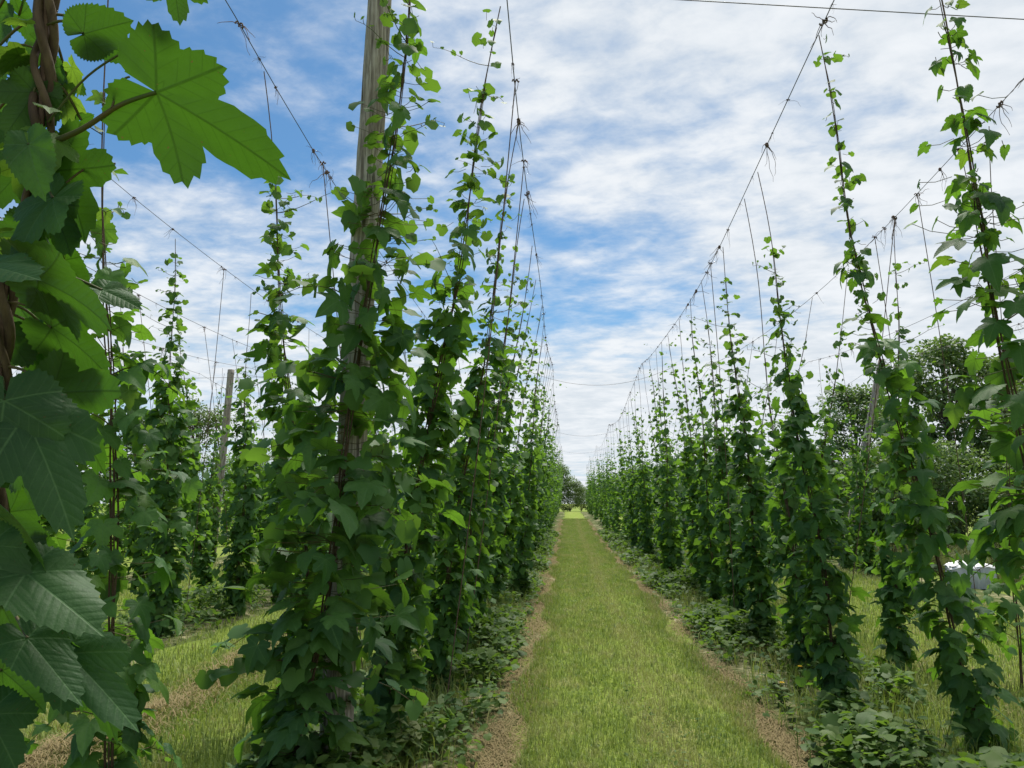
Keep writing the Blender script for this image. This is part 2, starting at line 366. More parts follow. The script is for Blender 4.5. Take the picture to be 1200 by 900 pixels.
# ------------------------------------------------------------------ trellis: poles, wires, old twine
HW = 5.35
POLES_Y = [-11.8 + 16.2 * k for k in range(7)]
def wire_z(y):
    u = ((y + 11.8) / 16.2) % 1.0; return gz(0, y) + HW - 4 * 0.50 * u * (1 - u)
def pole(x0, y0, x1, h, rad, label, seed, group=None):
    rg = np.random.default_rng(seed); n, k = 44, 22
    z0 = gz(x0, y0); root = Vector((x0, y0, z0)); t = np.linspace(0, 1, n)
    th = np.arange(k) * 2 * math.pi / k
    lobes = 1 + .05 * np.sin(2 * th + rg.uniform(0, 6)) + .035 * np.sin(5 * th + rg.uniform(0, 6)) + .025 * np.sin(9 * th)
    V = []
    for i in range(n):
        r = rad * (1.12 - .24 * t[i]) * (lobes + rg.normal(0, .012, k))
        c = np.array([(x1 - x0) * t[i] + .012 * math.sin(5 * t[i] + seed), .010 * math.sin(4 * t[i]), h * t[i] - .25 * (1 - t[i])])
        V.append(np.stack([c[0] + r * np.cos(th), c[1] + r * np.sin(th), np.full(k, c[2])], 1))
    V = np.vstack(V + [V[-1].mean(0)[None]])
    i = np.arange(n - 1)[:, None] * k; j = np.arange(k)[None]; j2 = (j + 1) % k
    F = np.concatenate([np.stack([i + j, i + j2, i + k + j2], -1).reshape(-1, 3), np.stack([i + j, i + k + j2, i + k + j], -1).reshape(-1, 3),
                        np.array([[(n - 1) * k + q, (n - 1) * k + (q + 1) % k, n * k] for q in range(k)])])
    o = obj('trellis_pole', np_mesh('trellis_pole', V, F, M['wood']), None, root)
    tag(o, label, 'pole', group)
    g = Geo(); a = np.linspace(0, 2 * math.pi, 15)
    for dz in (0.10, 0.125):
        g.tube(np.stack([(x1 - x0) * (1 - dz / h) + rad * .97 * np.cos(a), rad * .97 * np.sin(a), np.full(15, h - dz)], 1), .004, 4)
    obj('wire_wrap', g.mesh('wire_wrap', M['wire']), o)
    return o
L1C, L2C, L3C, RC, R2C = -1.42, -5.75, -9.7, 2.95, 7.0
pole(-1.30, 4.35, -1.16, 5.45, 0.078, "thick weathered grey pole wrapped in hop leaves beside the mown path", 3)
pole(-9.75, 20.6, -9.50, 5.35, 0.10, "grey pole with hop leaves climbing it, taller of the two across the hop rows", 4)
pole(-18.7, 36.8, -18.4, 5.0, 0.085, "slender bare grey pole, shorter of two standing out above the far hop rows", 5)
pole(6.95, 20.6, 8.40, 5.40, 0.09, "pale wooden pole leaning outward behind hop plants near the trees", 6)
far = "wooden pole half hidden by the hop plants further along its row"
for q, (c, ks) in enumerate(((L1C, (3, 4, 5)), (L2C, (2, 3, 4, 5)), (L3C, (3, 4)), (R2C, (3, 4)))):
    for k in ks: pole(c, POLES_Y[k], c + .05 * (q - 2), 5.3, 0.075, far, 20 + q * 9 + k, 'poles half hidden along the hop rows')

def knot_mesh(seed):
    rg = np.random.default_rng(seed); g = Geo()
    a = np.linspace(0, 4 * math.pi, 14)
    g.tube(np.stack([np.linspace(-.03, .03, 14), .012 * np.cos(a), .012 * np.sin(a)], 1), .006, 4)
    for _ in range(rg.integers(2, 7)):                       # frayed ends: some stick out, most droop
        n = rg.integers(5, 9); p = [np.array([rg.uniform(-.03, .03), 0, 0])]; v = rg.normal(0, 1, 3); v[2] = rg.uniform(-2.2, .5); v /= np.linalg.norm(v); st = rg.uniform(.012, .036)
        for q in range(n): v = v + np.array([0, 0, -.30 * rg.random()]) + rg.normal(0, .28, 3); v /= np.linalg.norm(v); p.append(p[-1] + v * st)
        g.tube(np.array(p), np.linspace(.0034, .0014, len(p)), 3)
    return g.mesh('twine_knot', M['drytwine'])
KNOTS = [knot_mesh(i) for i in range(14)]
WIRES = []
def wire(x, y0, y1, label, knots=(), rad=0.0042, group=None):
    ys = np.arange(y0, y1 + .01, 0.9); z = np.array([wire_z(y) for y in ys])
    rg = np.random.default_rng(int(abs(x) * 100)); xs = x + .02 * np.sin(ys * .7)
    g = Geo(); g.tube(np.stack([xs - x, ys, z], 1), rad, 4)
    o = tag(obj('trellis_wire', g.mesh('trellis_wire', M['wire']), None, (x, 0, 0)), label, 'wire', group)
    for y in BIG.get(x, ()):
        k = obj('twine_knot', KNOTS[int(y * 3) % 14], o, (.02 * math.sin(y * .7), y, wire_z(y))); k.rotation_euler = (0, 0, y * 5); s = 1.1; k.scale = (s, s, s * 1.3)
    for y in knots:
        k = obj('twine_knot', KNOTS[rg.integers(0, 14)], o, (.02 * math.sin(y * .7), y, wire_z(y)))
        k.rotation_euler = (0, 0, rg.uniform(0, 6.28)); s = rg.uniform(.3, 1.0); k.scale = (s * rg.uniform(.6, 1.3), s, s * rg.uniform(.6, 1.5))
    return o
rk = np.random.default_rng(77)
BIG = {2.00: (5.45, 7.15, 9.7, 11.6), -2.48: (5.2, 7.4), -0.40: (6.6, 8.0), 3.90: (6.6, 8.9)}
def kn(y0, y1, st): return [y + rk.uniform(-.35, .35) for y in np.arange(y0, y1, st)]
wire(-0.40, -3, 85, "sagging wire above the path edge over the pole-side hop plants", kn(3.5, 34, .8))
wire(-2.48, -3, 85, "sagging wire on the outer side of the thick pole with bare twine dangling", kn(4, 34, .75))
wire(2.00, -3, 85, "sagging wire above the opposite path edge, trimmed with dry twine tufts", kn(5.4, 40, .75))
wire(3.90, -3, 85, "second wire across the path, holding the bare strings beside the box", kn(5, 34, 1.0))
wire(6.40, -3, 85, "wire leading to the leaning pole near the trees", kn(9, 34, .8))
wire(8.35, 2, 70, "outermost wire over the clearing by the trees", kn(12, 30, 1.2))
wire(-4.85, -3, 85, "wire over the second hop row beyond the thick pole", kn(7, 34, .9))
wire(-6.75, 0, 85, "outer wire of the second hop row beyond the thick pole", kn(8, 34, .9))
for k, x in enumerate((-8.7, -10.6, -12.9, -14.9, -17.6, -19.4)):
    wire(x, 3, 80, "thin wire strung over the far hop rows behind the foreground leaves", kn(14, 34, 1.1) if k < 4 else kn(18, 34, 2), 0.0042, 'wires over the far hop rows')
def cross_wire(p, q, sag, label, group=None, rad=0.0045):
    s = np.linspace(0, 1, 25)[:, None]; P = np.array(p) * (1 - s) + np.array(q) * s; P[:, 2:] -= 4 * sag * s * (1 - s)
    c = P[0].copy(); g = Geo(); g.tube(P - c, rad, 4)
    return tag(obj('cross_wire', g.mesh('cross_wire', M['wire']), None, c), label, 'wire', group)
cross_wire((-1.17, 5.0, 5.385), (8.4, 5.99, 5.0), .005, "straight cross wire high over the path between hop tops")
cross_wire((-18, 16.0, 4.6), (-1.5, 20.6, 5.36), .25, "cross wire running to the leafy grey pole over far rows")
for k in (2, 3, 4):
    y = POLES_Y[k]; cross_wire((L1C, y, 5.38 + gz(0, y)), (RC, y, 5.30 + gz(0, y)), .55, "thin slack cross wire spanning the mown path far ahead", 'cross wires far along the path')
cross_wire((L3C + .2, 20.6, 5.3), (L1C, 26, 5.2), .3, "cross wire from the leafy grey pole towards the path row")

# ------------------------------------------------------------------ hop plants
def plant_data(rg, base, top, H, vig=1.0, dens=1.0, full=0.45, mid=None, low=0.05, lsize=1.0, gap=0.24):
    """leaf transforms (relative to the base) of one hop plant climbing from base to top"""
    base = np.array(base, float); top = np.array(top, float); D = top - base
    ph = rg.uniform(0, 6, 4)
    def P(h):
        f = h / D[2]; c = D * f; c[2] = h
        if mid is not None:
            w = 4 * f * (1 - f); c[0] += mid[0] * w; c[1] += mid[1] * w
        c[0] += .022 * math.sin(2.1 * h + ph[0]); c[1] += .022 * math.sin(1.9 * h + ph[1]); return c
    pos, tip, nrm, size, kind, young = [], [], [], [], [], []; stalks = []; curls = []
    def leaf(p0, az, out, s, k, y, droop=None):
        o = np.array([math.cos(az), math.sin(az), 0]); d = rg.normal(.52, .50) if droop is None else droop
        p = p0 + o * out + np.array([0, 0, rg.uniform(-.02, .05)])
        az2 = az + rg.normal(0, .45); o2 = np.array([math.cos(az2), math.sin(az2), 0])
        t = o2 * math.cos(d) - np.array([0, 0, math.sin(d)]); n = o2 * math.sin(d) + np.array([0, 0, math.cos(d)])
        n = n + rg.normal(0, .40, 3)
        pos.append(p); tip.append(t); nrm.append(n); size.append(s); kind.append(k); young.append(y); stalks.append((p0, p))
    Hd = H * full; h = low; az = rg.uniform(0, 6.28)
    while h < H:
        f = h / H; c = P(h)
        if h < Hd:
            env = vig * (0.28 + .72 * math.sin(math.pi * min(1, max(0.08, (h + .25) / (Hd + .9))))) 
            for _ in range(int(round(dens * rg.uniform(4.5, 7) * (1.12 - .62 * (h / Hd) ** 2)))):
                a = rg.uniform(0, 6.28); ro = env * rg.uniform(.10, .34) ** 1.0 * rg.uniform(.55, 1.15)
                k = 0 if rg.random() < .62 else (1 if rg.random() < .6 else 2)
                leaf(c + np.array([0, 0, rg.uniform(-.05, .05)]), a, ro, lsize * rg.uniform(.085, .155), k, rg.random() < .05)
            if rg.random() < .35 * dens:                       # side shoot sticking out
                a = rg.uniform(0, 6.28); L = vig * rg.uniform(.25, .48); s = np.linspace(0, 1, 6); o = np.array([math.cos(a), math.sin(a), 0])
                q = c + o * L * s[:, None] + np.array([0, 0, 1.0]) * (.12 * np.sin(s * 2.6) - .10 * s)[:, None]; curls.append(q)
                for e in (2, 3, 4, 5):
                    for sg in (-1, 1): leaf(q[e], a + sg * rg.uniform(.6, 1.4), .03, lsize * rg.uniform(.05, .10), 1, rg.random() < .3)
            h += 0.085 * rg.uniform(.8, 1.2)
        else:
            up = ((h - Hd) / max(.1, H - Hd)) ** .85; az += 1.57 + rg.normal(0, .3)
            sz = lsize * (0.138 - .078 * up); n2 = 2 if up > .8 else (3 if up > .4 else 4)
            for q in range(n2):
                if rg.random() < .93 - .25 * up:
                    leaf(c, az + q * 2 * math.pi / n2 + rg.normal(0, .35), vig * rg.uniform(.03, .16) * (1.5 - 1.05 * up), sz * rg.uniform(.65, 1.2), 0 if rg.random() < .5 - .3 * up else (1 if up < .6 else 2), rg.random() < .10 + .45 * up)
            if rg.random() < (.95 - .5 * up) * dens:
                for _ in range(int(rg.integers(3, 8) * (1.5 - .8 * up))):
                    leaf(c + rg.normal(0, .05, 3), rg.uniform(0, 6.28), vig * rg.uniform(.03, .19) * (1.45 - .95 * up), lsize * rg.uniform(.035, .085), rg.integers(0, 3), rg.random() < .3)
            if rg.random() < .27:
                a = rg.uniform(0, 6.28); L = rg.uniform(.15, .55); s = np.linspace(0, 1, 7); o = np.array([math.cos(a), math.sin(a), 0])
                q = c + o * L * s[:, None] + np.array([0, 0, 1.0]) * (L * .5 * s ** 1.6 - .25 * np.maximum(0, s - .75))[:, None]; curls.append(q)
                for e in (3, 4, 5, 6): leaf(q[e], rg.uniform(0, 6.28), .01, rg.uniform(.018, .045), 2, True)
            h += gap * .74 * rg.uniform(.55, 1.35) * (1.1 if up > .6 else .85)
    return P, np.array(pos), np.array(tip), np.array(nrm), np.array(size), np.array(kind), np.array(young), stalks, curls
def bine_mesh(rg, P, H, n=3, k=5, rad=.0066, step=.12):
    g = Geo()
    for q in range(n):
        hh = np.arange(-.02, H * (1 - .10 * q), step); p0 = rg.uniform(0, 6.28); tw = rg.uniform(3.0, 4.2)
        pts = np.array([P(h) + np.array([math.cos(p0 + tw * h), math.sin(p0 + tw * h), 0]) * (.017 if h < H * .7 else .009) for h in hh])
        g.tube(pts, np.linspace(rad, rad * .35, len(hh)), k)
    return g.mesh('bine', M['bine'])
def line_mesh(name, pts, rad, mat, k=4):
    g = Geo(); g.tube(pts, rad, k); return g.mesh(name, mat)
def stalk_mesh(stalks, curls, rg):
    g = Geo()
    for a, b in stalks:
        m = (a + b) / 2 + np.array([0, 0, -.012]); g.tube(np.array([a, m, b]), .0019, 3)
    for q in curls: g.tube(q, np.linspace(.0035, .0015, len(q)), 4)
    return g.mesh('leaf_stalks', M['stalk'])
def near_plant(seed, base, top, H, label, nleaf=280, group='hop plants close to the camera along the rows', twine_top=True, nb=3, **kw):
    rg = np.random.default_rng(seed); z0 = gz(base[0], base[1]); base = (base[0], base[1], z0)
    P, pos, tip, nrm, size, kind, young, stalks, curls = plant_data(rg, base, top, H, **kw)
    root = empty('hop_plant', base, label, 'hop plant', group)
    obj('bine', bine_mesh(rg, P, H, nb), root)
    Ht = top[2] - z0
    if twine_top: obj('twine', line_mesh('twine', np.array([P(h) for h in np.linspace(0, Ht, 20)]), .0042, M['twine']), root)
    obj('leaf_stalks', stalk_mesh(stalks, curls, rg), root)['kind'] = 'stuff'
    A = frames(tip, nrm) * size[:, None, None]
    order = np.argsort(-size); single = order[:nleaf]; rest = order[nleaf:]
    for i in single:
        me = (YOUNG if young[i] else LEAF)[int(kind[i])][rg.integers(0, 4)]
        o = bpy.data.objects.new('leaf', me); COL.objects.link(o); o.parent = root
        m = Matrix(A[i].tolist()).to_4x4(); m.translation = pos[i].tolist(); o.matrix_basis = m
    if len(rest):
        V, F, U = scatter(MID, pos[rest], tip[rest], nrm[rest], size[rest], rg)
        f = obj('small_leaves', np_mesh('small_leaves', V, F, M['leaf_far'], uv=U), root); f['kind'] = 'stuff'
    return root

NL = 'L'
near_plant(101, (-1.46, 4.08), (-.86, 4.12, 5.36), 5.3, "lush hop plant wrapped round the thick weathered pole by the path", 300, vig=1.22, dens=1.9, full=.55, lsize=1.06, gap=.20, mid=(.05, -.02))
near_plant(102, (-1.28, 5.2), (-.46, 5.2, 5.32), 5.2, "tall leafy hop plant just behind the one on the thick pole, reaching the wire", 290, vig=.72, dens=1.7, full=.58, lsize=.95, gap=.21)
near_plant(103, (-1.18, 6.75), (-.42, 6.6, 5.08), 4.7, "dense dark hop plant third along the pole-side path edge, bare wire above it", 290, vig=.70, dens=1.9, full=.62, lsize=.88, gap=.22)
near_plant(104, (-1.85, 5.8), (-2.48, 5.65, 5.15), 4.45, "slim hop plant on the outer wire behind the lush pole plant", 260, vig=.82, dens=1.5, full=.66, gap=.20, lsize=.98)
near_plant(105, (-2.05, 3.55), (-2.46, 3.4, 5.3), 3.7, "sparse light green hop plant just behind the large foreground leaves", 240, vig=.8, dens=.95, full=.6, lsize=.95)
near_plant(106, (2.12, 3.45), (1.70, 3.45, 5.3), 4.1, "bushy hop plant at the picture's edge across the path, its tip beside the cross wire", 290, vig=.80, dens=1.35, full=.60, low=1.3, lsize=.86, gap=.16)
near_plant(107, (2.66, 5.3), (2.0, 5.65, 5.25), 5.05, "open stemmed hop plant leaning inward to the tuft where two wires cross", 280, vig=.72, dens=1.35, full=.50, lsize=.9, gap=.25, mid=(-.10, 0))
near_plant(108, (2.02, 6.1), (2.0, 7.6, 5.0), 4.15, "dark narrow hop column second across the path, spreading at its foot", 280, vig=.66, dens=2.0, full=.62, lsize=.82, gap=.20)
near_plant(109, (2.2, 9.0), (2.0, 9.5, 4.85), 4.45, "hop column third across the path under a dangling twine tuft", 190, vig=.66, dens=1.9, full=.62, gap=.22, lsize=.85)
near_plant(110, (2.2, 7.55), (2.0, 8.2, 4.95), 3.1, "shorter hop column between the second and third across the path", 190, vig=.62, dens=1.8, lsize=.85, full=.68, gap=.26)
near_plant(111, (3.85, 7.15), (4.0, 7.0, 5.1), 3.0, "thin single stemmed hop plant standing on bare soil before the grey box", 120, vig=.75, dens=.30, full=.70, low=.35, nb=2)
near_plant(112, (3.05, 7.75), (3.88, 8.8, 4.9), 4.35, "bushy based hop plant with a thin tall tip in front of the clearing", 220, vig=.70, dens=1.7, lsize=.88, full=.44, gap=.24)
near_plant(113, (2.9, 10.2), (3.9, 10.4, 4.8), 4.0, "narrow hop plant against the leaning pole, its leaves in loose tiers", 150, vig=.75, dens=1.4, full=.54, gap=.26)
near_plant(114, (-4.90, 9.2), (-5.0, 9.0, 4.95), 4.85, "tall slim hop plant in the second row showing beyond the big foreground leaves", 230, vig=.85, dens=1.9, full=.66, gap=.17)
near_plant(115, (-4.75, 11.0), (-4.85, 11.0, 4.8), 4.0, "hop plant in the second row before the leafy grey pole, bare string above", 190, vig=.85, dens=1.9, full=.66, gap=.18)
near_plant(116, (-1.22, 8.15), (-.43, 8.0, 4.95), 4.3, "hop column fourth along the pole-side path edge", 170, vig=.66, dens=1.8, lsize=.88, full=.6)
near_plant(117, (-1.22, 9.5), (-.43, 9.4, 4.88), 4.5, "hop column fifth along the pole-side path edge", 150, vig=.66, dens=1.8, lsize=.88, full=.60)
near_plant(118, (2.25, 10.6), (2.0, 11.0, 4.82), 4.25, "hop column fourth across the path", 150, vig=.64, dens=1.8, lsize=.88, full=.58)
near_plant(119, (-1.8, 8.4), (-2.48, 8.4, 4.95), 4.2, "hop plant on the outer wire glimpsed between the first pole-side columns", 130, vig=1.0, full=.5)

# mid and far plants share a few meshes
class Var: pass
def variant(seed, H, full, dens, shapes, lsize, vig, far=False):
    rg = np.random.default_rng(seed); v = Var()
    P, pos, tip, nrm, size, kind, young, stalks, curls = plant_data(rg, (0, 0, 0), (0, 0, 5.0), H, vig, dens, full, lsize=lsize, gap=.24 if not far else .27)
    if far: pos = pos[::1]
    V, F, U = scatter(shapes, pos, tip, nrm, size, rg)
    v.fol = np_mesh('foliage', V, F, M['leaf_far'], uv=U)
    v.bine = bine_mesh(rg, P, H, 2 if not far else 1, 4 if not far else 3, .008, .2 if not far else .4)
    v.twine = line_mesh('twine', np.array([P(h) for h in np.linspace(0, 5.0, 8)]), .0045, M['twine'], 3)
    return v
MIDV = [variant(500 + i, (4.6, 4.3, 4.8, 3.9, 4.5, 4.2, 4.75, 4.4)[i], (.55, .6, .5, .6, .52, .58, .56, .5)[i], 1.7, MID, .88, .66) for i in range(8)]
FARV = [variant(600 + i, (4.6, 4.3, 4.8, 4.5, 4.2, 4.7)[i], .62, .95, LOW, 1.12, .76, True) for i in range(6)]
VARS = (MIDV, FARV)
rp = np.random.default_rng(9)
COUNT = [0]
def row(bx, tx, ys, label, group, jitter=.15, sparse=0.0, hs=1.0):
    for y in ys:
        if rp.random() < sparse: continue
        v = (MIDV if y < 26 else FARV)[0]; pool = MIDV if y < 26 else FARV; v = pool[rp.integers(0, len(pool))]
        x = bx + rp.normal(0, jitter); z = gz(x, y); ztop = wire_z(y) - z
        root = empty('hop_plant', (x, y, z), label(y) if callable(label) else label, 'hop plant', group(y) if callable(group) else group)
        lean = math.atan2(tx - x, ztop); L = math.hypot(tx - x, ztop)
        root.rotation_euler = (rp.normal(0, .015), lean, 0); s = L / 5.0
        root.scale = (1, 1, s * hs if hs != 1 else s)
        az = rp.uniform(0, 6.28); w = rp.uniform(.88, 1.15)
        for nm, me in (('bine', v.bine), ('twine', v.twine), ('foliage', v.fol)):
            o = obj(nm, me, root); o.rotation_euler = (0, 0, az)
            if nm == 'foliage': o.scale = (w, w, 1); o['kind'] = 'stuff'
        COUNT[0] += 1
ORD = "first second third fourth fifth sixth seventh eighth ninth tenth eleventh twelfth thirteenth fourteenth fifteenth sixteenth seventeenth eighteenth nineteenth twentieth".split()
def zone(a, start=0):
    n = [start]
    def f(y):
        if y > 26: return "distant hop plant " + a
        n[0] += 1; return ORD[n[0] - 1] + " hop plant " + a
    return f
def zgroup(a): return lambda y: a + (" near part" if y < 26 else " far part")
y_near = lambda a: np.concatenate([np.arange(a, 30, 1.3), np.arange(30, 84, 1.95)])
row(-1.25, -.42, y_near(10.9), zone("along the path row with the thick pole", 4), zgroup("path row hop plants, pole side,"))
row(2.3, 2.0, y_near(12.0), zone("along the path row across from the thick pole", 4), zgroup("path row hop plants, opposite side,"))
row(-1.75, -2.48, np.concatenate([np.arange(10.8, 30, 2.0), np.arange(30, 82, 2.9)]), zone("on the outer wire behind the pole-side path row"), 'outer wire hop plants, pole side')
row(3.0, 3.9, np.concatenate([np.arange(12, 30, 1.9), np.arange(30, 82, 2.9)]), zone("on the second wire behind the opposite path row"), 'second wire hop plants, opposite side')
row(6.9, 6.4, np.concatenate([np.arange(18, 30, 1.6), np.arange(30, 76, 3.0)]), zone("in the outer row near the trees and leaning pole"), 'outer row hop plants by the trees')
row(7.2, 8.35, np.arange(24, 60, 3.2), "hop plant under the outermost wire by the trees", 'outermost hop plants by the trees')
row(-5.0, -4.85, np.concatenate([np.arange(12.4, 30, 1.4), np.arange(30, 70, 2.6)]), zone("in the second row beyond the thick pole"), 'second row hop plants')
row(-5.9, -6.75, np.concatenate([np.arange(8.6, 30, 2.0), np.arange(30, 66, 3.6)]), zone("on the outer wire of the second row beyond the pole"), 'second row outer wire hop plants')
row(-9.62, -9.5, [20.25], "hop plant climbing the grey pole beyond the second row", 'third row hop plants', .0)
row(7.15, 8.0, [20.1], "hop plant climbing the leaning pole near the trees", 'outer row hop plants by the trees', .0)
row(-9.3, -8.7, np.arange(12, 60, 2.2), zone("in the third row around the leafy grey pole"), 'third row hop plants', hs=.95)
row(-10.1, -10.6, np.arange(14, 56, 3.1), zone("on the far side of the third row"), 'third row far side hop plants', hs=.95)
# the rows still farther off read as one mass
def mass():
    VV, FF, UU = [], [], []; n = 0; rg = np.random.default_rng(31)
    for rx in (-13.4, -14.3, -17.8, -18.9, -22.4, -26.5, -31.0):
        for y in np.arange(15 + abs(rx) * .2, 74, 2.3 if rx > -20 else 3.0):
            v = FARV[rg.integers(0, 6)]; me = v.fol
            if not hasattr(v, 'np'):
                a = np.empty(len(me.vertices) * 3, np.float32); me.vertices.foreach_get('co', a)
                l = np.empty(len(me.loops), np.int32); me.loops.foreach_get('vertex_index', l); v.np = (a.reshape(-1, 3), l.reshape(-1, 3))
            A, L = v.np; c, s = math.cos(y * 7), math.sin(y * 7)
            B = A @ np.array([[c, s, 0], [-s, c, 0], [0, 0, rg.uniform(.8, 1.0)]]); B = B + np.array([rx + rg.normal(0, .25), y, gz(0, y)])
            VV.append(B); FF.append(L + n); n += len(B)
    o = obj('distant_hop_rows', np_mesh('distant_hop_rows', np.vstack(VV), np.vstack(FF), M['leaf_far']))
    tag(o, "dense mass of far hop rows behind the second and third rows", 'hop rows', None, 'stuff')
mass()

# bare strings still waiting for a plant
def bare(x0, y0, x1, y1, label, group='bare strings hanging from the wires'):
    z0, z1 = gz(x0, y0), wire_z(y1); n = 14; s = np.linspace(0, 1, n)[:, None]
    P = np.array([[0, 0, 0.0]]) * (1 - s) + np.array([[x1 - x0, y1 - y0, z1 - z0]]) * s; P[:, 0] += .03 * np.sin(s[:, 0] * 3.1)
    o = tag(obj('hanging_string', line_mesh('hanging_string', P, .0045, M['twine']), None, (x0, y0, z0)), label, 'string', group)
    k = obj('twine_knot', KNOTS[int(abs(x0 * 7 + y0 * 3)) % 14], o, tuple(P[-1]))
bare(4.35, 7.4, 3.9, 7.35, "bare string slanting down in front of the dark trees beside the grey box")
bare(4.25, 8.5, 3.9, 8.3, "bare string between the grey box and the bushy based hop plant")
bare(4.2, 9.6, 3.9, 9.5, "bare string just beyond the bushy based hop plant across the path")
bare(2.9, 8.7, 3.9, 8.9, "bare string sloping outward over the second row of columns across the path")
bare(2.1, 10.2, 2.0, 10.3, "bare string hanging free between hop columns across the path")
bare(-.95, 6.0, -.41, 6.0, "bare double string hanging from the wire over the pole-side path edge")
bare(-1.0, 7.4, -.41, 7.3, "bare string beside the dense dark third hop plant")
bare(-1.9, 7.2, -2.48, 7.2, "bare string with tiny leaves hanging beside the thick pole")
for k, (x, y) in enumerate(((-5.1, 10.1), (-5.1, 12.0), (-5.9, 11.2), (-5.9, 13.4), (-9.2, 13.2), (-9.3, 15.5), (-9.9, 16.4), (-9.2, 18.0), (-5.9, 15.6), (-13, 19), (-13, 22), (-13, 25), (-9.9, 22))):
    bare(x, y, -4.85 if x > -5.5 else (-6.75 if x > -8 else (-8.7 if x > -9.5 else (-10.6 if x > -11 else -12.9))), y, "bare string hanging over the far rows beside the large foreground leaves", 'bare strings over the far rows')

